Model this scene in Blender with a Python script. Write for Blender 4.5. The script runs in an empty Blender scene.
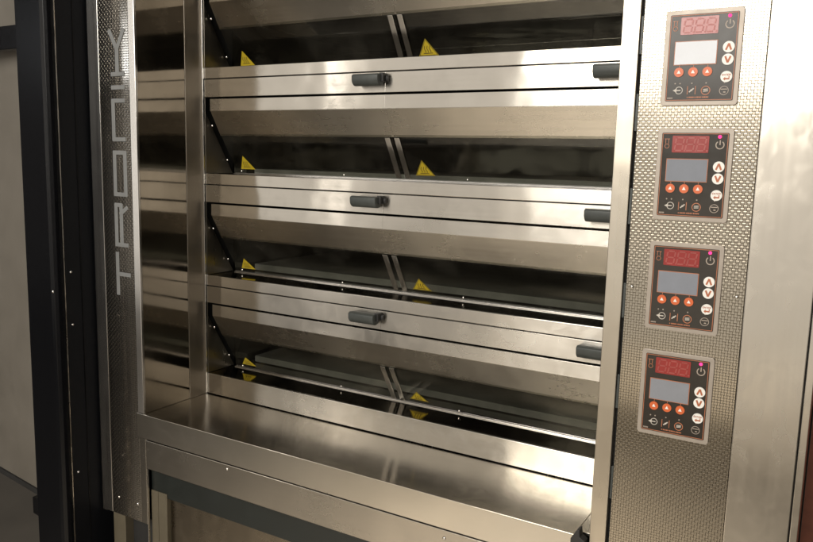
import bpy, bmesh, math, random
from mathutils import Vector, Matrix
random.seed(4)
SC = bpy.context.scene
COL = SC.collection
K, H = 1.4, 1.62                      # metres per layout unit, eye height


def W(x, y, z):
    return Vector((x * K, y * K, z * K + H))


# ------------------------------------------------------------------ materials
def nodes(name):
    m = bpy.data.materials.new(name)
    m.use_nodes = True
    nt = m.node_tree
    nt.nodes.clear()
    out = nt.nodes.new('ShaderNodeOutputMaterial')
    return m, nt, out


def N(nt, kind, **kw):
    n = nt.nodes.new(kind)
    for k, v in kw.items():
        setattr(n, k, v)
    return n


def math_n(nt, op, a, b=None, c=None):
    n = nt.nodes.new('ShaderNodeMath')
    n.operation = op
    for i, v in enumerate((a, b, c)):
        if v is None:
            continue
        if isinstance(v, (int, float)):
            n.inputs[i].default_value = v
        else:
            nt.links.new(v, n.inputs[i])
    return n.outputs[0]


def ramp(nt, fac, lo, hi, a=0.0, b=1.0):
    n = nt.nodes.new('ShaderNodeMapRange')
    nt.links.new(fac, n.inputs[0])
    n.inputs[1].default_value = a
    n.inputs[2].default_value = b
    n.inputs[3].default_value = lo
    n.inputs[4].default_value = hi
    return n.outputs[0]


def noise(nt, vec, scale, detail=4, rough=.55, sx=1, sy=1, sz=1):
    mp = nt.nodes.new('ShaderNodeMapping')
    mp.inputs['Scale'].default_value = (sx, sy, sz)
    nt.links.new(vec, mp.inputs['Vector'])
    n = nt.nodes.new('ShaderNodeTexNoise')
    n.inputs['Scale'].default_value = scale
    n.inputs['Detail'].default_value = detail
    n.inputs['Roughness'].default_value = rough
    nt.links.new(mp.outputs[0], n.inputs['Vector'])
    return n.outputs['Fac']


def steel(name, col=(.60, .572, .525), rough=.27, aniso=.75, grain='X', streak=.10, wave=.02, wavescale=7, smudge=.10):
    """brushed stainless sheet: grain along an axis, smears and slight unevenness of the sheet"""
    m, nt, out = nodes(name)
    b = N(nt, 'ShaderNodeBsdfPrincipled')
    nt.links.new(b.outputs[0], out.inputs[0])
    b.inputs['Metallic'].default_value = 1
    tc = N(nt, 'ShaderNodeTexCoord').outputs['Object']
    s = {'X': (.25, 11, 11), 'Y': (11, .25, 11), 'Z': (11, 11, .25)}[grain]
    st = noise(nt, tc, 9, 2, .55, *s)
    sm = noise(nt, tc, 4, 3, .5)
    sm2 = noise(nt, tc, 18, 2, .5)
    sm2.node.inputs['Distortion'].default_value = 1.6
    r = math_n(nt, 'ADD', rough, math_n(nt, 'MULTIPLY', math_n(nt, 'SUBTRACT', st, .5), streak))
    r = math_n(nt, 'ADD', r, ramp(nt, sm, -smudge * .5, smudge, .38, .72))
    r = math_n(nt, 'ADD', r, ramp(nt, sm2, 0, smudge * .55, .48, .72))
    nt.links.new(r, b.inputs['Roughness'])
    mx = N(nt, 'ShaderNodeMix', data_type='RGBA')
    f = math_n(nt, 'ADD', ramp(nt, sm, 0, .6, .35, .75), math_n(nt, 'MULTIPLY', st, .22))
    nt.links.new(f, mx.inputs[0])
    mx.inputs[6].default_value = (*col, 1)
    mx.inputs[7].default_value = (col[0] * .86, col[1] * .85, col[2] * .83, 1)
    nt.links.new(mx.outputs[2], b.inputs['Base Color'])
    b.inputs['Anisotropic'].default_value = aniso
    g = N(nt, 'ShaderNodeNewGeometry')
    cr = N(nt, 'ShaderNodeVectorMath', operation='CROSS_PRODUCT')
    ax = {'X': (1, .02, .01), 'Y': (.01, 1, .02), 'Z': (.01, .02, 1)}[grain]
    nt.links.new(g.outputs['True Normal'], cr.inputs[0])
    cr.inputs[1].default_value = ax
    nt.links.new(cr.outputs[0], b.inputs['Tangent'])
    # sheet unevenness + brushing
    wv = noise(nt, tc, wavescale, 2, .5)
    bp = N(nt, 'ShaderNodeBump')
    bp.inputs['Strength'].default_value = 1
    bp.inputs['Distance'].default_value = wave
    nt.links.new(wv, bp.inputs['Height'])
    nt.links.new(bp.outputs[0], b.inputs['Normal'])
    return m


def plain(name, col, rough=.5, metal=0.0, var=.12, scale=30, bump=0.0, spec=.5, coat=0.0):
    m, nt, out = nodes(name)
    b = N(nt, 'ShaderNodeBsdfPrincipled')
    nt.links.new(b.outputs[0], out.inputs[0])
    tc = N(nt, 'ShaderNodeTexCoord').outputs['Object']
    n = noise(nt, tc, scale, 5, .6)
    mx = N(nt, 'ShaderNodeMix', data_type='RGBA')
    nt.links.new(ramp(nt, n, 0, 1, .3, .7), mx.inputs[0])
    mx.inputs[6].default_value = (*[c * (1 - var) for c in col], 1)
    mx.inputs[7].default_value = (*[min(1, c * (1 + var)) for c in col], 1)
    nt.links.new(mx.outputs[2], b.inputs['Base Color'])
    nt.links.new(ramp(nt, n, rough * .85, min(1, rough * 1.2), .3, .7), b.inputs['Roughness'])
    b.inputs['Metallic'].default_value = metal
    b.inputs['Specular IOR Level'].default_value = spec
    b.inputs['Coat Weight'].default_value = coat
    b.inputs['Coat Roughness'].default_value = .08
    if bump:
        bp = N(nt, 'ShaderNodeBump')
        bp.inputs['Distance'].default_value = bump
        nt.links.new(n, bp.inputs['Height'])
        nt.links.new(bp.outputs[0], b.inputs['Normal'])
    return m


def weave(name, cell, lo, hi):
    """rolled sheet with an interlocking raised dash pattern, recess colour darkened for etching and relief shade"""
    m, nt, out = nodes(name)
    b = N(nt, 'ShaderNodeBsdfPrincipled')
    nt.links.new(b.outputs[0], out.inputs[0])
    b.inputs['Metallic'].default_value = 1
    tc = N(nt, 'ShaderNodeTexCoord').outputs['Object']
    sp = N(nt, 'ShaderNodeSeparateXYZ')
    nt.links.new(tc, sp.inputs[0])
    u = math_n(nt, 'DIVIDE', sp.outputs[0], cell)
    v = math_n(nt, 'DIVIDE', sp.outputs[2], cell)
    iu, iv = math_n(nt, 'FLOOR', u), math_n(nt, 'FLOOR', v)
    par = math_n(nt, 'FLOORED_MODULO', math_n(nt, 'ADD', iu, iv), 2)
    a = math_n(nt, 'ABSOLUTE', math_n(nt, 'SUBTRACT', math_n(nt, 'SUBTRACT', u, iu), .5))
    c = math_n(nt, 'ABSOLUTE', math_n(nt, 'SUBTRACT', math_n(nt, 'SUBTRACT', v, iv), .5))
    # across-the-bar distance in this cell
    d = math_n(nt, 'ADD', math_n(nt, 'MULTIPLY', c, math_n(nt, 'SUBTRACT', 1, par)), math_n(nt, 'MULTIPLY', a, par))
    bar = ramp(nt, d, 1, 0, .27, .41)
    nt_clamp = bar.node
    nt_clamp.clamp = True
    nz = noise(nt, tc, 6, 4)
    mx = N(nt, 'ShaderNodeMix', data_type='RGBA')
    nt.links.new(bar, mx.inputs[0])
    mx.inputs[6].default_value = (*lo, 1)  # recess colour: etched tone with relief shading painted in
    mx.inputs[7].default_value = (*hi, 1)
    nt.links.new(mx.outputs[2], b.inputs['Base Color'])
    nt.links.new(math_n(nt, 'ADD', ramp(nt, bar, .22, .12), ramp(nt, nz, -.03, .05, .3, .7)), b.inputs['Roughness'])
    bp = N(nt, 'ShaderNodeBump')
    bp.inputs['Strength'].default_value = .5
    bp.inputs['Distance'].default_value = .00022
    nt.links.new(bar, bp.inputs['Height'])
    nt.links.new(bp.outputs[0], b.inputs['Normal'])
    return m


def glass(name, tint):
    m, nt, out = nodes(name)
    tr = N(nt, 'ShaderNodeBsdfTransparent')
    tr.inputs[0].default_value = (*tint, 1)
    gl = N(nt, 'ShaderNodeBsdfGlossy')
    gl.inputs['Roughness'].default_value = .025
    gl.inputs['Color'].default_value = (.95, .93, .88, 1)
    lw = N(nt, 'ShaderNodeLayerWeight')
    lw.inputs['Blend'].default_value = .5
    fac = math_n(nt, 'ADD', .045, math_n(nt, 'MULTIPLY', math_n(nt, 'POWER', lw.outputs['Facing'], 5), .95))
    tc = N(nt, 'ShaderNodeTexCoord').outputs['Object']
    film = noise(nt, tc, 8, 5, .65)
    df = N(nt, 'ShaderNodeBsdfDiffuse')
    df.inputs[0].default_value = (.34, .32, .27, 1)
    m1 = N(nt, 'ShaderNodeMixShader')
    nt.links.new(ramp(nt, film, .004, .04, .42, .78), m1.inputs[0])
    nt.links.new(tr.outputs[0], m1.inputs[1])
    nt.links.new(df.outputs[0], m1.inputs[2])
    m2 = N(nt, 'ShaderNodeMixShader')
    nt.links.new(fac, m2.inputs[0])
    nt.links.new(m1.outputs[0], m2.inputs[1])
    nt.links.new(gl.outputs[0], m2.inputs[2])
    nt.links.new(m2.outputs[0], out.inputs[0])
    return m


def emit(name, col, s):
    m, nt, out = nodes(name)
    e = N(nt, 'ShaderNodeEmission')
    e.inputs[0].default_value = (*col, 1)
    e.inputs[1].default_value = s
    nt.links.new(e.outputs[0], out.inputs[0])
    return m


M = dict(
    band=steel('brushed_steel_band', rough=.20, aniso=.97, streak=.08, wave=.0030, wavescale=5, smudge=.085),
    visor=steel('brushed_steel_visor', (.54, .505, .445), rough=.25, aniso=.85, wave=.003, wavescale=4, smudge=.06),
    shelf=steel('brushed_steel_shelf', (.57, .535, .475), rough=.19, aniso=.9, streak=.06, wave=.002, wavescale=3, smudge=.05),
    fascia=steel('brushed_steel_fascia', (.42, .39, .345), rough=.23, aniso=.85, wave=.003, wavescale=4, smudge=.06),
    cover=steel('satin_steel_cover', (.58, .545, .49), rough=.21, aniso=.1, grain='Z', wave=.003, wavescale=4, smudge=.10),
    post=steel('satin_steel_post', (.60, .55, .47), rough=.33, aniso=.5, grain='Z', wave=.002),
    trim=steel('bright_steel_trim', (.68, .67, .66), rough=.20, aniso=.4, grain='Z', wave=.0012, wavescale=5, smudge=.03),
    mirror=steel('polished_steel_wing', (.44, .40, .34), rough=.085, aniso=.3, grain='Z', streak=.04, wave=.0012, wavescale=4, smudge=.04),
    jamb=steel('dull_steel_jamb', (.30, .265, .22), rough=.42, aniso=.3, grain='Z', wave=.002),
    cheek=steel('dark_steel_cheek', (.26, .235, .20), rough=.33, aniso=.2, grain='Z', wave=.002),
    ledge=steel('dark_polished_ledge', (.36, .335, .29), rough=.10, aniso=.1, streak=.03, wave=.001, smudge=.06),
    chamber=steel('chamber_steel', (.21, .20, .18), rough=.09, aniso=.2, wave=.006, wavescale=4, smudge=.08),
    screw=plain('screw_metal', (.75, .73, .70), .22, 1, .05),
    dash=weave('woven_pattern_steel', .0050, (.16, .138, .106), (.43, .388, .322)),
    plate=weave('woven_nameplate_steel', .0064, (.07, .062, .05), (.62, .58, .52)),
    letter=plain('etched_letter', (.20, .205, .205), .45, .3, .04),
    glass=glass('oven_door_glass', (.70, .705, .68)),
    hearth=plain('hearth_stone', (.33, .325, .30), .6, 0, .25, 12, .001),
    gap=plain('dark_gap', (.012, .012, .012), .7),
    rubber=plain('grey_rubber', (.042, .048, .046), .48, 0, .15, 60, .0006),
    rubber_dark=plain('black_plastic', (.02, .02, .02), .45),
    black=plain('black_powder_coat', (.003, .0032, .0042), .22, 0, .25, 200, .0002, .18),
    black_side=plain('black_side_sheet', (.005, .0055, .007), .45, 0, .25, 160, .0002, .15),
    edge=steel('raw_steel_edge', (.55, .52, .48), rough=.25, grain='Z'),
    doorgrey=plain('beige_grey_door', (.125, .113, .096), .5, 0, .08, 8, .0006),
    green=plain('dark_green_band', (.009, .012, .011), .4, 0, .15, 20),
    base=steel('base_door_steel', (.22, .19, .15), rough=.25, aniso=.5, wave=.006),
    pale=plain('pale_steel', (.125, .108, .076), .45, .3, .08, 30),
    floor=plain('floor_tile', (.105, .094, .079), .4, 0, .2, 3, .0005),
    redwall=plain('red_brown_paint', (.27, .10, .065), .6, 0, .15, 40, .0006),
    yellow=plain('sticker_yellow', (.44, .325, .014), .5, 0, .06, 40),
    ink=plain('sticker_ink', (.05, .035, .01), .55),
    bezel=plain('controller_bezel', (.35, .305, .26), .42, .25, .06, 40),
    face=plain('controller_face', (.026, .022, .018), .22, 0, .1, 50, 0, .3),
    redglass=plain('red_display_filter', (.27, .018, .015), .22, 0, .06, 60, 0, .6),
    redseg=plain('display_segment', (.32, .06, .05), .35),
    lcd=plain('lcd_glass', (.20, .215, .25), .04, 0, .05, 40, 0, .8),
    orange=plain('orange_button', (.60, .12, .03), .4, 0, .05, 60),
    orange_line=plain('orange_line', (.42, .15, .07), .45),
    white=plain('white_print', (.80, .78, .74), .45, 0, .03, 60),
    paleprint=plain('pale_print', (.52, .48, .43), .5),
    brownink=plain('brown_print', (.40, .12, .05), .5),
    greyprint=plain('grey_print', (.36, .30, .25), .5),
    led=emit('magenta_led', (1.0, .035, .17), 3.2),
)


# ------------------------------------------------------------------ mesh building
class MB:
    """collects shapes given in layout units and links them as one object"""

    def __init__(self):
        self.bm = bmesh.new()
        self.mi = 0

    def face(self, pts):
        vs = [self.bm.verts.new(W(*p)) for p in pts]
        f = self.bm.faces.new(vs)
        f.material_index = self.mi
        return f

    def prism(self, prof, a, b, axis='x'):
        """closed outline swept from a to b along an axis; outline points are the two other coordinates in xyz order"""
        def P(p, t):
            return {'x': (t, p[0], p[1]), 'y': (p[0], t, p[1]), 'z': (p[0], p[1], t)}[axis]
        A = [self.bm.verts.new(W(*P(p, a))) for p in prof]
        B = [self.bm.verts.new(W(*P(p, b))) for p in prof]
        n = len(prof)
        fs = [self.bm.faces.new(A), self.bm.faces.new(B[::-1])]
        for i in range(n):
            fs.append(self.bm.faces.new((A[i], B[i], B[(i + 1) % n], A[(i + 1) % n])))
        for f in fs:
            f.material_index = self.mi
        return self

    def box(self, x0, x1, y0, y1, z0, z1):
        return self.prism([(x0, y0), (x1, y0), (x1, y1), (x0, y1)], z0, z1, 'z')

    def disc(self, x, z, r, y0, y1, n=20):
        return self.prism([(x + r * math.cos(2 * math.pi * i / n), z + r * math.sin(2 * math.pi * i / n)) for i in range(n)], y0, y1, 'y')

    def ring(self, x, z, r, t, y0, y1, a0=0.0, a1=2 * math.pi, n=18):
        for i in range(n):
            p, q = a0 + (a1 - a0) * i / n, a0 + (a1 - a0) * (i + 1) / n
            pr = [(x + k * math.cos(w), z + k * math.sin(w)) for k, w in ((r - t / 2, p), (r + t / 2, p), (r + t / 2, q), (r - t / 2, q))]
            self.prism(pr, y0, y1, 'y')
        return self

    def stroke(self, a, b, t, y0, y1, tz=None):
        """straight stroke between two (x, z) points on a front plane"""
        d = Vector((b[0] - a[0], b[1] - a[1])).normalized()
        n = Vector((-d.y, d.x))
        w = Vector((n.x * t / 2, n.y * (tz or t) / 2))
        A, B = Vector(a), Vector(b)
        return self.prism([tuple(A - w), tuple(B - w), tuple(B + w), tuple(A + w)], y0, y1, 'y')

    def rrect(self, x0, x1, z0, z1, r, y0, y1, n=5):
        pr = []
        for cx, cz, a in ((x1 - r, z1 - r, 0), (x0 + r, z1 - r, 90), (x0 + r, z0 + r, 180), (x1 - r, z0 + r, 270)):
            for i in range(n + 1):
                w = math.radians(a + 90 * i / n)
                pr.append((cx + r * math.cos(w), cz + r * math.sin(w)))
        return self.prism(pr, y0, y1, 'y')

    def dome(self, c, d, r, h):
        """screw head: low dome at c facing direction d"""
        d = Vector(d).normalized()
        u = d.orthogonal().normalized()
        v = d.cross(u)
        c = Vector(c)
        rings = []
        for k in range(4):
            w = k / 3.4 * math.pi / 2
            rr, hh = r * math.cos(w), h * math.sin(w)
            rings.append([self.bm.verts.new(W(*(c + d * hh + u * rr * math.cos(2 * math.pi * i / 12) + v * rr * math.sin(2 * math.pi * i / 12)))) for i in range(12)])
        for k in range(3):
            for i in range(12):
                self.bm.faces.new((rings[k][i], rings[k][(i + 1) % 12], rings[k + 1][(i + 1) % 12], rings[k + 1][i])).material_index = self.mi
        self.bm.faces.new(rings[3]).material_index = self.mi
        return self

    def build(self, name, mats, parent=None, bevel=0.0, smooth=False, seg=2, origin=None):
        bmesh.ops.recalc_face_normals(self.bm, faces=self.bm.faces)
        me = bpy.data.meshes.new(name)
        self.bm.to_mesh(me)
        self.bm.free()
        for m in (mats if isinstance(mats, (list, tuple)) else [mats]):
            me.materials.append(M[m])
        if smooth:
            for p in me.polygons:
                p.use_smooth = True
        o = bpy.data.objects.new(name, me)
        COL.objects.link(o)
        if parent:
            o.parent = parent
            if parent.type == 'EMPTY':        # meshes keep scene coordinates; only the thing itself is offset
                o.matrix_parent_inverse = Matrix.Translation(-parent.location)
        if bevel:
            b = o.modifiers.new('bevel', 'BEVEL')
            b.width = bevel
            b.segments = seg
            b.limit_method = 'ANGLE'
            b.angle_limit = math.radians(30)
        return o


def bx(name, mat, parent, x0, x1, y0, y1, z0, z1, bevel=.0008):
    m = MB()
    m.box(x0, x1, y0, y1, z0, z1)
    return m.build(name, mat, parent, bevel)


def screw(parent, x, y, z, d=(0, -1, 0), r=.003, h=.002, name='screw'):
    m = MB()
    m.dome((x, y, z), d, r * .85, h * .8)
    return m.build(name, 'screw', parent, smooth=True)


def thing(name, label, cat, loc):
    o = bpy.data.objects.new(name, None)
    COL.objects.link(o)
    o.location = loc
    o['label'] = label
    o['category'] = cat
    return o


FZ = -H / K                       # floor level in layout units
TOP = .56                         # top of the oven
# ------------------------------------------------------------------ setting
m = MB()
m.face([(-6, -6, FZ), (6, -6, FZ), (6, 6, FZ), (-6, 6, FZ)])
fl = m.build('floor', 'floor')
fl['kind'] = 'structure'

# ------------------------------------------------------------------ the oven
oven = thing('deck_oven', 'tall stainless steel deck oven with four tilted glass decks and a column of four controllers', 'oven', W(-.70, 1.1, FZ))
YD, PITCH = 1.169, .2164
TS = [.1787 + PITCH, .1787, -.0375, -.2533]        # upper line of the band that belongs to each row of doors
SILL = [.1787, -.0375, -.2533, -.4703]              # sill under each row
XL, XR, XM = -1.186, -.286, -.7415

# body behind
bx('body_side', 'cover', oven, -1.294, -1.276, 1.006, 1.98, -1.05, TOP)
bx('body_side', 'cover', oven, -.052, -.030, 1.012, 1.98, -1.05, TOP)
bx('back_panel', 'cover', oven, -1.276, -.052, 1.95, 1.97, -1.05, TOP)
bx('top_panel', 'cover', oven, -1.2935, -.0305, 1.004, 1.979, TOP + .0005, TOP + .02)
bx('header_panel', 'band', oven, -1.1905, -.2805, 1.165, 1.18, TS[0] + .002, TOP)
bx('insulation_core', 'gap', oven, -1.274, -1.196, 1.18, 1.94, -.52, TOP - .002, 0)
bx('insulation_core', 'gap', oven, -.276, -.054, 1.03, 1.94, -.52, TOP - .002, 0)

# nameplate post: patterned sheet between two bright folded edges
bx('pattern_panel', 'plate', oven, -1.2955, -1.2075, 1.0, 1.004, -.7525, TOP, .0003)
m = MB()
m.prism([(-1.296, .9992), (-1.3235, .9965), (-1.3245, .9975), (-1.3245, 1.004), (-1.296, 1.004)], -.7525, TOP, 'z')
m.build('edge_trim', 'trim', oven, .0006)
m = MB()
m.prism([(-1.2068, .9972), (-1.2060, .9967), (-1.1918, .9981), (-1.191, .9990), (-1.191, 1.0025), (-1.2068, 1.004)], -.5165, TOP, 'z')
m.build('edge_trim', 'trim', oven, .0006)
bx('post_foot_panel', 'fascia', oven, -1.2068, -1.189, .9995, 1.004, -.7525, -.5175)
screw(oven, -1.2761, .9998, -.7153, r=.0035)
screw(oven, -1.2175, .9993, -.7154, r=.0035)
bx('leg', 'pale', oven, -1.295, -1.258, 1.0, 1.03, FZ + .001, -.7535)
bx('toe_recess', 'gap', oven, -1.2575, -1.19, 1.02, 1.03, FZ + .001, -.7535)

# nameplate letters, read upwards
y0, y1 = .9988, .9999


def letter(name, strokes):
    q = MB()
    for i, (a, b, t) in enumerate(strokes):
        q.stroke(a, b, t, y0 - .00003 * i, y1)
    return q.build(name, 'letter', oven, .0009)


xa, xb = -1.2615, -1.2235


def hz(z, x0=xa, x1=xb):
    return ((x0, z), (x1, z), .0080)


def vt(x, z0, z1):
    return ((x, z0), (x, z1), .0098)


letter('nameplate_letter', [vt(-1.2575, -.2815, -.1945), hz(-.2385, -1.2535, -1.2195)])                                     # T
letter('nameplate_letter', [vt(-1.2575, -.1830, -.0985), hz(-.1795), hz(-.1010, -1.2615, -1.2400), vt(-1.2425, -.1790, -.0985), ((-1.2425, -.117), (-1.2240, -.1045), .0085)])   # R
letter('nameplate_letter', [vt(-1.2575, -.0830, .0040), vt(-1.2275, -.0830, .0040), hz(-.0800), hz(.0010)])                   # O
letter('nameplate_letter', [vt(-1.2575, .0240, .1030), hz(.0265), hz(.1000)])                                               # N
letter('nameplate_letter', [hz(.1250)])                                                                                     # I
letter('nameplate_letter', [hz(.1500), vt(-1.2430, .1500, .1990), ((-1.2430, .1960), (-1.2640, .2330), .0088), ((-1.2430, .1960), (-1.2220, .2330), .0088)])  # K

# polished wing returning to the doors
bx('wing_panel', 'mirror', oven, -1.1955, -1.1910, 1.003, 1.1205, -.5165, TOP, .0006)
bx('wing_jamb', 'jamb', oven, -1.1955, -1.1905, 1.1215, 1.1700, -.5165, TOP, .0008)
bx('jamb_strip', 'trim', oven, -1.1904, -1.1868, 1.1655, 1.1695, -.5165, TOP, .0005)

# right post and the gap seal
bx('front_post', 'post', oven, -.2797, -.2570, 1.0, 1.166, -1.02, TOP, .0012)
bx('seal_strip', 'gap', oven, -.2568, -.2525, 1.010, 1.02, -1.02, TOP, 0)
for z in (.34, .196, .10, -.02, -.145, -.27, -.40, -.53):
    bx('gasket', 'rubber', oven, -.2566, -.2530, 1.003, 1.0098, z - .055, z - .008 if z < .2 else z - .004)

# control column
bx('control_panel', 'dash', oven, -.2523, -.1082, 1.0, 1.004, -1.02, TOP, .0006)
screw(oven, -.117, .9998, -.1557, r=.0028)
screw(oven, -.2446, .9998, -.1563, r=.0028)
bx('cover_panel', 'cover', oven, -.1075, -.0345, .9975, 1.006, -1.02, TOP, .0016)
bx('cover_seam', 'gap', oven, -.0343, -.0333, 1.004, 1.007, -1.02, TOP, 0)
bx('cover_flange', 'cover', oven, -.0331, -.0247, .9985, 1.006, -1.02, TOP, .001)


# controllers
def controller(zt):
    x0, x1 = -.2192, -.1405
    w, h = x1 - x0, .1034
    U = lambda u: x0 + u * w
    V = lambda v: zt - v * h
    m = MB()
    m.rrect(x0 - .0054, x1 + .0054, zt - h - .0054, zt + .0052, .004, .9972, .9999)
    c = m.build('controller', 'bezel', oven, .0008)
    m = MB()
    m.rrect(x0, x1, zt - h, zt, .0016, .9966, .9975)
    m.build('front_plate', 'face', c)
    ya, yb = .9962, .99655
    m = MB()
    for a, b in (((x0 + .0012, zt - .0012), (x1 - .0012, zt - .0012)), ((x1 - .0012, zt - .0012), (x1 - .0012, zt - h + .0012)),
                 ((x1 - .0012, zt - h + .0012), (x0 + .0012, zt - h + .0012)), ((x0 + .0012, zt - h + .0012), (x0 + .0012, zt - .0012))):
        m.stroke(a, b, .0007, ya, yb)
    m.build('border_line', 'orange_line', c)
    # red digit window
    m = MB()
    m.rrect(U(.165), U(.715), V(.235), V(.035), .0012, .9958, .9966)
    d = MB()
    m.mi = 0
    for k in range(3):
        cx, cz = U(.165) + (U(.715) - U(.165)) * (.20 + .30 * k), V(.135)
        dx, dz, t = .0046, .0078, .0017
        m.mi = 1
        sl = .0009
        for (ax, az, bxx, bz) in ((-dx, dz, dx, dz), (-dx, 0, dx, 0), (-dx, -dz, dx, -dz), (-dx, 0, -dx, dz), (dx, 0, dx, dz), (-dx, -dz, -dx, 0), (dx, -dz, dx, 0)):
            g = .0011
            if az == bz:
                m.stroke((cx + ax + g + sl * az / dz, cz + az), (cx + bxx - g + sl * bz / dz, cz + bz), t, .9955, .9957)
            else:
                m.stroke((cx + ax + sl * az / dz, cz + az + g), (cx + bxx + sl * bz / dz, cz + bz - g), t, .9955, .9957)
        m.disc(cx + dx + .0022, cz - dz, .0010, .9955, .9957, 8)
    m.build('digit_display', ['redglass', 'redseg'], c)
    # grey screen with its thin frame
    m = MB()
    m.mi = 0
    m.box(U(.105), U(.715), .9957, .9966, V(.575), V(.315))
    m.mi = 1
    m.box(U(.105) - .0008, U(.715) + .0008, .9961, .9966, V(.575) - .0008, V(.315) + .0008)
    m.build('screen', ['lcd', 'orange_line'], c)
    # orange keys with white triangles
    for u in (.185, .395, .605):
        cx, cz = U(u), V(.665)
        m = MB()
        m.disc(cx, cz, .0056, .9952, .9966, 24)
        m.mi = 1
        m.prism([(cx - .0023, cz - .0016), (cx + .0023, cz - .0016), (cx, cz + .0026)], .9948, .9952, 'y')
        m.mi = 2
        m.stroke((cx, cz + .006), (cx, V(.585)), .0006, ya, yb)
        m.build('orange_button', ['orange', 'white', 'orange_line'], c)
    # white keys: up, down, enter
    for kind, u, v in (('up', .885, .395), ('down', .885, .535), ('enter', .885, .730)):
        cx, cz = U(u), V(v)
        m = MB()
        m.disc(cx, cz, .0066, .9952, .9966, 26)
        m.mi = 1
        s = 1 if kind == 'up' else -1
        if kind != 'enter':
            m.stroke((cx - .0030, cz - .0036 * s), (cx, cz + .0038 * s), .0021, .9949, .9952)
            m.stroke((cx + .0030, cz - .0036 * s), (cx, cz + .0038 * s), .0021, .99485, .9952)
        else:
            m.prism([(cx - .0035, cz - .0026), (cx - .0012, cz - .0004), (cx - .0012, cz - .0017), (cx + .0026, cz - .0017), (cx + .0026, cz + .0006),
                     (cx + .0036, cz + .0006), (cx + .0036, cz - .0034), (cx - .0012, cz - .0034), (cx - .0012, cz - .0048)], .9948, .9952, 'y')
            # the five capitals ENTER in tiny strokes
            g = {'E': [((0, 0), (0, 1)), ((0, 0), (1, 0)), ((0, .5), (.8, .5)), ((0, 1), (1, 1))], 'N': [((0, 0), (0, 1)), ((0, 1), (1, 0)), ((1, 0), (1, 1))],
                 'T': [((.5, 0), (.5, 1)), ((0, 1), (1, 1))], 'R': [((0, 0), (0, 1)), ((0, 1), (1, 1)), ((1, 1), (1, .5)), ((1, .5), (0, .5)), ((.4, .5), (1, 0))]}
            for i, ch in enumerate('ENTER'):
                for a, b in g[ch]:
                    ox, oz = cx - .0048 + i * .0020, cz + .0012
                    m.stroke((ox + a[0] * .0014, oz + a[1] * .0018), (ox + b[0] * .0014, oz + b[1] * .0018), .00042, .9949, .9952)
        m.build('white_button', ['white', 'brownink'], c)
    # lamp and power mark
    m = MB()
    m.dome((U(.865), .9965, V(.045)), (0, -1, 0), .0021, .002)
    m.build('power_led', 'led', c, smooth=True)
    m = MB()
    px, pz = U(.875), V(.140)
    m.ring(px, pz, .0046, .0012, ya, yb, math.radians(125), math.radians(415))
    m.stroke((px, pz), (px, pz + .0058), .0012, ya - .00002, yb)
    m.build('power_symbol', 'greyprint', c)
    # four function marks along the lower edge, their pilot dots, the lamp mark, small print
    m = MB()
    z = V(.875)
    m.mi = 0
    x = U(.19)
    m.ring(x + .001, z, .0042, .0008, ya, yb, math.radians(-150), math.radians(150))
    m.prism([(x - .0062, z), (x - .0018, z + .0024), (x - .0018, z - .0024)], ya - .00002, yb, 'y')
    m.stroke((x - .002, z), (x + .003, z), .0012, ya - .00001, yb)
    m.build('steam_symbol', 'paleprint', c)
    m = MB()
    x = U(.39)
    m.stroke((x - .0046, z - .005), (x - .0046, z + .005), .0008, ya, yb)
    m.stroke((x + .0046, z - .005), (x + .0046, z + .005), .0008, ya, yb)
    m.mi = 1
    m.stroke((x - .0026, z - .0022), (x + .0026, z + .0022), .0014, ya - .00002, yb)
    m.disc(x, z, .0012, ya - .00003, yb, 10)
    m.build('damper_symbol', ['orange_line', 'paleprint'], c)
    m = MB()
    x = U(.60)
    m.ring(x, z - .0006, .0050, .0009, ya, yb)
    m.mi = 1
    for k in (-1, 0, 1):
        m.stroke((x - .0028, z + k * .0013 - .0006), (x + .0028, z + k * .0013 - .0001), .0007, ya - .00002, yb)
    m.build('heat_symbol', ['orange_line', 'paleprint'], c)
    m = MB()
    x = U(.865)
    m.ring(x, z - .0012, .0050, .0007, ya, yb)
    m.stroke((x - .0038, z + .0004), (x + .0038, z + .0004), .0010, ya - .00002, yb)
    m.stroke((x - .0005, z - .003), (x + .002, z - .003), .0014, ya - .00001, yb)
    m.build('clock_symbol', 'greyprint', c)
    for u in (.14, .215, .39, .60, .865):
        m = MB()
        m.disc(U(u), V(.795), .00085, ya, yb, 10)
        m.build('pilot_dot', 'greyprint', c)
    m = MB()
    x, zz = U(.085), V(.13)
    m.stroke((x - .0018, zz), (x - .0018, zz + .0055), .0006, ya, yb)
    m.stroke((x + .0018, zz), (x + .0018, zz + .0055), .0006, ya, yb)
    m.stroke((x - .0032, zz + .0058), (x + .0032, zz + .0058), .0006, ya - .00002, yb)
    m.ring(x, zz - .003, .0026, .0006, ya, yb)
    m.build('lamp_symbol', 'orange_line', c)
    m = MB()
    for i in range(5):
        m.box(U(.035) + i * .0013, U(.035) + i * .0013 + .0009, ya, yb, V(.972), V(.955))
    m.build('small_print', 'greyprint', c)
    m = MB()
    for i in range(13):
        m.box(U(.33) + i * .0020, U(.33) + i * .0020 + (.0016 if i % 4 else .0010), ya, yb, V(.965), V(.950))
    m.build('small_print', 'orange_line', c)
    return c


for k in range(4):
    controller(.1847 - .1419 * k)


# ------------------------------------------------------------------ decks
def gy(T, z):
    return 1.198 + .62 * ((T - .1372) - z)


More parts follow.
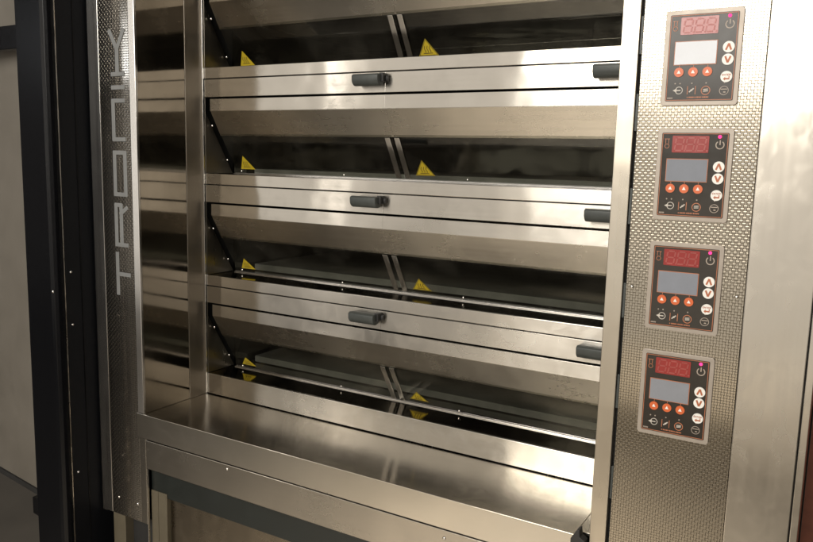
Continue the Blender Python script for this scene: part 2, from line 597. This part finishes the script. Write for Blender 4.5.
def handle(x0, x1, T, parent, flip):
    zt, zb = T - .0262, T - .0490
    yb = YD - .0002
    m = MB()
    # moulded grip: flat top, rounded front belly
    prof = [(yb, zt - .004), (yb - .021, zt - .002), (yb - .0265, zt - .0045)]
    for i in range(7):
        w = math.radians(10 + i * 16)
        prof.append((yb - .0165 - .0115 * math.cos(w) + .0015, zb + .0125 - .0125 * math.sin(w)))
    prof += [(yb - .006, zb + .002), (yb - .003, zb + .009), (yb, zb + .009)]
    xa_, xb_ = x0, x1 - .0075
    m.prism(prof, xa_, xb_, 'x')
    h = m.build('door_handle', 'rubber', parent, .0025, True, 3)
    m = MB()
    m.box(x1 - .0115, x1 - .0035, YD - .0150, YD - .0004, zt - .0155, zt - .0005)
    m.build('pivot', 'rubber_dark', h, .0006)
    m = MB()
    m.prism([(YD - .004 + .003 * math.cos(a), zt - .009 + .0052 * math.sin(a)) for a in [i * math.pi / 8 for i in range(16)]], x1 - .0033, x1 + .0015, 'x')
    m.build('collar', 'rubber_dark', h, .0008, False)
    return h


for r in range(4):
    T, S = TS[r], SILL[r]
    zv = T - .1372
    # side cheeks of the recess, hinge strips and screws
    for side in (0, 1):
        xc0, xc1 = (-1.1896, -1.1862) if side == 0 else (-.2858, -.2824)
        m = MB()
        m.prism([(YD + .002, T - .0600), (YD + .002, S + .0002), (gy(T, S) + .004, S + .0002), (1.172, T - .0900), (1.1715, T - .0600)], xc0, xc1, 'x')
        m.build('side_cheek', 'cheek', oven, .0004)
    for zz in (zv + .0203, S + .0285):
        screw(oven, -1.1800, (1.198 + .62 * (zv - zz)) - .0005, zz, (.35, -.85, -.3), .0030, .0022)
    # front rail over this row (the rail under it for the row above)
    if r > 0:
        bx('deck_rail', 'band', oven, XL, XR, YD, 1.176, T - .0222, T, .0012)
        bx('deck_core', 'gap', oven, XL + .002, XR - .002, 1.1765, 1.242, T - .058, T - .0045, 0)
        bx('sill', 'ledge', oven, XL + .001, XR - .001, 1.1762, 1.2500, T - .0040, T - .0008, 0)
    # glass support rail: two thin bright lips on the sill
    bx('glass_rail', 'trim', oven, XL + .010, XR - .006, 1.2428, 1.2440, S - .0006, S + .0012, .0003)
    bx('glass_rail', 'trim', oven, XL + .010, XR - .006, 1.2478, 1.2496, S - .0006, S + .0022, .0003)
    # doors
    for side in (0, 1):
        a, b = (-1.1690, XM - .0002) if side == 0 else (XM + .0002, -.2900)
        m = MB()
        cb = T - .0880
        m.prism([(YD, T - .0633), (YD, cb), (1.198, zv), (1.2015, zv + .0022), (1.1735, cb + .002), (1.1735, T - .0633)], a, b, 'x')
        d = m.build('deck_door', 'visor', oven, .0004)
        # the upright lip of the door takes the brighter finish
        if r > 0:
            m = MB()
            m.box(a, b, YD - .0009, YD - .0001, cb + .0006, T - .0634)
            m.build('lower_lip', 'band', d, .0003)
            ra, rb = (-1.1850, XM - .0002) if side == 0 else (XM + .0002, -.2870)
            m = MB()
            m.box(ra, rb, YD - .0006, 1.176, T - .0594, T - .0240)
            m.build('upper_lip', 'band', d, .0005)
            hx = (-.7975, -.7345) if side == 0 else (-.3600, -.2970)
            handle(hx[0], hx[1], T, d, side)
        # pane
        z1, z0 = zv + .0040, S + .0035
        pa, pb = a + .002, b - .002
        m = MB()
        e = .0022
        m.prism([(gy(T, z1), z1), (gy(T, z0), z0), (gy(T, z0) + e, z0 + e * .6), (gy(T, z1) + e, z1 + e * .6)], pa, pb, 'x')
        m.build('glass_pane', 'glass', d)
        # slim metal strips where the two panes meet
        m = MB()
        za = zv - .0012
        s0, s1 = (-.7585, -.7475) if side == 0 else (-.7385, -.7275)
        m.prism([(gy(T, za) - .0035, za), (gy(T, z0) - .0035, z0), (gy(T, z0) - .0004, z0), (gy(T, za) - .0004, za)], s0, s1, 'x')
        m.build('edge_strip', 'trim', d, .0009)
        # hot surface sticker near the lower left corner
        sx = -1.1310 if side == 0 else -.6945
        zt_, zb_ = S + .0385 - (.008 if r == 3 else (.004 if r == 2 else 0)), S + .0105
        P = lambda px, pz, off: (px, gy(T, pz) - off, pz)
        m = MB()

        def sheet(pts, off):
            f0 = [m.bm.verts.new(W(*P(px, pz, off))) for px, pz in pts]
            f1 = [m.bm.verts.new(W(*P(px, pz, off - .0003))) for px, pz in pts]
            fs = [m.bm.faces.new(f0), m.bm.faces.new(f1[::-1])]
            for i in range(len(pts)):
                j = (i + 1) % len(pts)
                fs.append(m.bm.faces.new((f0[i], f1[i], f1[j], f0[j])))
            for f in fs:
                f.material_index = m.mi
        hh = zt_ - zb_
        hw = .0205
        if side == 0:
            tri = [(sx, zt_), (sx - .0195, zb_), (sx + hw, zb_)]
        else:
            tri = [(sx, zt_), (sx - hw, zb_), (sx + hw, zb_)]
        sheet(tri, .0006)
        m.mi = 1
        def ln(p, q, t, off):
            dd = (Vector(q) - Vector(p)).normalized()
            n = Vector((-dd.y, dd.x)) * t / 2
            sheet([tuple(Vector(p) - n), tuple(Vector(q) - n), tuple(Vector(q) + n), tuple(Vector(p) + n)], off)
        if side == 1:
            cen = Vector((sx, zb_ + hh * .36))
            ins = [tuple(cen + (Vector(t) - cen) * .90) for t in tri]
            for i in range(3):
                ln(ins[i], ins[(i + 1) % 3], .0009, .00085 + .00002 * i)
        # three wavy heat lines over a bar
        if True:
            mx_ = sx if side == 1 else sx - .0005
            for kx in (-.0052, 0, .0052):
                pts = [(mx_ + kx + .0012 * math.sin(t * 1.6), zb_ + hh * (.20 + .075 * t)) for t in range(6)]
                for p, q in zip(pts, pts[1:]):
                    ln(p, q, .0012, .00090)
            ln((mx_ - .0095, zb_ + hh * .15), (mx_ + .0095, zb_ + hh * .15), .0012, .00094)
        m.build('warning_sticker', ['yellow', 'ink'], d)
    # small screws on the glass rail
    for x in (-1.15, -.88, -.608):
        screw(oven, x, 1.2405, S + .0062, (0, -1, .2), .0026)
    # baking chamber
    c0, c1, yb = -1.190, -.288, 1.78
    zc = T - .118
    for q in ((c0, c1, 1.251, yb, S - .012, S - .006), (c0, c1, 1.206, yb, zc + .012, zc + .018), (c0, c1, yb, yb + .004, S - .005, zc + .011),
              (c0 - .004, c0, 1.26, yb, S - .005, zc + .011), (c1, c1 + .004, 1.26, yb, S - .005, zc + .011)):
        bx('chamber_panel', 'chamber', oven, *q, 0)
    bx('hearth_slab', 'hearth', oven, -1.178, -.300, 1.312, 1.775, S - .004, S + .010, .0008)

# lowest rail, loading shelf, fascias, base
bx('base_rail', 'band', oven, XL, XR, YD, 1.176, -.5150, -.4703, .0012)
bx('sill', 'ledge', oven, XL + .001, XR - .001, 1.1762, 1.2500, -.4743, -.4711, 0)
m = MB()
m.prism([(.9955, -.5170), (1.1688, -.5170), (1.1688, -.5205), (.9985, -.5205), (.9985, -.5650), (1.004, -.5650), (1.004, -.5675), (.9955, -.5675)], -1.2100, -.3000, 'x')
m.build('loading_shelf', 'shelf', oven, .0013)
bx('shelf_end', 'shelf', oven, -.2996, -.2800, 1.010, 1.1688, -.5215, -.5172, .0008)
m = MB()
m.prism([(-.3035, -.5300), (-.3035, -.5215), (-.2955, -.5075), (-.2915, -.5060), (-.2900, -.5170), (-.2830, -.5215), (-.2825, -.5450), (-.3035, -.5450)], .9900, 1.0045, 'y')
m.build('shelf_latch', 'rubber_dark', oven, .0012)
bx('drawer_fascia', 'fascia', oven, -1.1872, -.2800, .9975, 1.012, -.6310, -.5705, .0018)
screw(oven, -.9654, .9973, -.5790, r=.0034)
screw(oven, -.5065, .9973, -.5840, r=.0034)
bx('base_edge', 'edge', oven, -1.1887, -1.1868, 1.0, 1.004, -1.02, -.565, .0004)
bx('base_band', 'green', oven, -1.1860, -.2800, 1.010, 1.02, -.6880, -.6312, .0006)
bx('base_strip', 'pale', oven, -1.1860, -1.1665, 1.008, 1.02, -1.02, -.6790, .0008)  # pale strips at the left end of the base
bx('base_strip', 'pale', oven, -1.1655, -1.1410, 1.008, 1.02, -1.02, -.6790, .0008)
bx('base_door', 'base', oven, -1.1400, -.2802, 1.018, 1.03, -1.02, -.6882, .001)
bx('plinth', 'gap', oven, -1.25, -.04, 1.05, 1.9, FZ + .001, -1.022, 0)

# ------------------------------------------------------------------ black cabinet on the left
cab = thing('black_cabinet', 'black steel cabinet column left of the oven, carrying a grey hinged door', 'cabinet', W(-1.38, .95, FZ))
m = MB()
m.prism([(-1.4200, .9100), (-1.3440, .9100), (-1.3360, .9118), (-1.3312, .9170), (-1.3300, .9240), (-1.3300, .9300), (-1.4200, .9300)], FZ + .002, .6, 'z')
m.build('front_column', 'black', cab, .001)
bx('column_edge', 'edge', cab, -1.3312, -1.3296, .9302, .9318, FZ + .002, .6, 0)
bx('side_panel', 'black_side', cab, -1.3400, -1.3300, .9320, 1.60, FZ + .002, .6, .0006)
bx('side_seam', 'black', cab, -1.3301, -1.3292, .9672, .9690, FZ + .002, .6, 0)
for z in (-.2361, -.3424, -.6535):
    screw(cab, -1.3299, .945, z, (1, 0, 0), .0026, name='bolt')
screw(cab, -1.340, .9110, -.2720, r=.0034, name='bolt')
# door leaf standing a little ajar behind the column
m = MB()
dv = Vector((-1.0, .135))
nn = Vector((-dv.y, dv.x)).normalized() * .012
p0 = Vector((-1.400, .945))
p1 = p0 + dv * .55
m.prism([tuple(p0), tuple(p1), tuple(p1 - nn), tuple(p0 - nn)], -.735, .6, 'z')
leaf = m.build('door_leaf', 'doorgrey', cab, .0015)
for hx0, za_, zb_ in ((-1.60, .195, .240), (-1.4500, -.765, -.728)):
    m = MB()
    m.prism([(hx0, .9180), (-1.4195, .9140), (-1.4195, .9300), (hx0, .9350)], za_, zb_, 'z')
    m.build('hinge', 'black', cab, .002)
m = MB()
m.prism([tuple(p0 + Vector((0, -.004))), tuple(p1 + Vector((0, -.004))), tuple(p1 - nn + Vector((0, .003))), tuple(p0 - nn + Vector((0, .003)))], -.747, -.7355, 'z')
m.build('bottom_seal', 'rubber_dark', cab, .001)

# ------------------------------------------------------------------ wall on the right
wl = MB()
wl.box(-.028, 2.2, 1.30, 1.38, FZ + .002, 1.0)
w = wl.build('wall', 'redwall')
w['label'] = 'red-brown painted wall just right of the oven\'s pale steel side'
w['category'] = 'wall'

# ------------------------------------------------------------------ light
world = bpy.data.worlds.new('World')
SC.world = world
world.use_nodes = True
nt = world.node_tree
nt.nodes.clear()
wo = nt.nodes.new('ShaderNodeOutputWorld')
bg = nt.nodes.new('ShaderNodeBackground')
bg.inputs[0].default_value = (1.0, .89, .76, 1)
bg.inputs[1].default_value = .12
nt.links.new(bg.outputs[0], wo.inputs[0])


def area(name, loc, target, sx, sy, power, col):
    l = bpy.data.lights.new(name, 'AREA')
    l.shape = 'RECTANGLE'
    l.size, l.size_y = sx, sy
    l.energy = power
    l.color = col
    o = bpy.data.objects.new(name, l)
    COL.objects.link(o)
    o.location = loc
    o.rotation_euler = (Vector(target) - Vector(loc)).to_track_quat('-Z', 'Y').to_euler()
    return o


# big bright opening behind the photographer, upper right part of the reflections
# virtual position: a ray off the front plane at slope s reaches x = s * (1 + L) units at L units in front of it
L = 2.4
def at(sx, sz, y=1.0):
    return (sx * (L + y) * K, (y - L) * K, sz * (L + y) * K + H)
def lamp(name, s0, s1, z0, z1, radiance, col):
    """soft lamp filling the reflections between front-plane slopes s0..s1 and z0..z1"""
    sx, sz = (s1 - s0) * (L + 1) * K, (z1 - z0) * (L + 1) * K
    c = at((s0 + s1) / 2, (z0 + z1) / 2)
    return area(name, c, (c[0], 5, c[2]), sx, sz, radiance * math.pi * sx * sz, col)


lamp('window_light', -.44, .02, .10, .55, 10.0, (1.0, .95, .865))
lamp('streak_light', -.82, -.785, -.05, .75, 4.6, (1.0, .93, .84))  # tall narrow lamp placed for the bright streak reflected in the bands
L = 2.7
lamp('room_light', -1.06, .05, -.24, .46, .78, (1.0, .93, .825))
lamp('low_light', -.5, .10, -.335, -.02, 1.1, (1.0, .85, .65))  # added unseen fill, brightens the lower right reflections
lamp('side_light', .28, .75, -.28, .42, .80, (1.0, .90, .77))  # added unseen lamp, brightens the doors mirrored in the wing
lamp('strip_light', -1.33, -1.17, .14, .25, 3.0, (.92, .96, 1.0))
cl = area('floor_pool_light', (-1.15, .10, 3.3), (-1.15, .12, 0), 1.3, .3, 100, (1.0, .93, .82))  # added unseen lamp, pools light on the floor that the visors reflect
cl.data.spread = math.radians(46)

# ------------------------------------------------------------------ camera
R = ((.85947619, .09524015, -.50222505), (.5105394, -.11092473, .85266947), (.02549919, -.98925478, -.14396101))
cam = bpy.data.cameras.new('camera')
co = bpy.data.objects.new('camera', cam)
COL.objects.link(co)
cam.sensor_width = 36
cam.lens = 36 * 759.35 / 813
cam.clip_start = .02
cam.clip_end = 100
mm = Matrix([[R[i][0], -R[i][1], -R[i][2]] for i in range(3)]).to_4x4()
mm.translation = (0, 0, H)
co.matrix_world = mm
SC.camera = co

SC.view_settings.view_transform = 'Standard'
SC.view_settings.look = 'None'
SC.view_settings.exposure = 0
SC.view_settings.gamma = 1
SC.cycles.max_bounces = 10
SC.cycles.glossy_bounces = 8
SC.cycles.transparent_max_bounces = 12
SC.cycles.caustics_reflective = True
SC.cycles.sample_clamp_indirect = 6
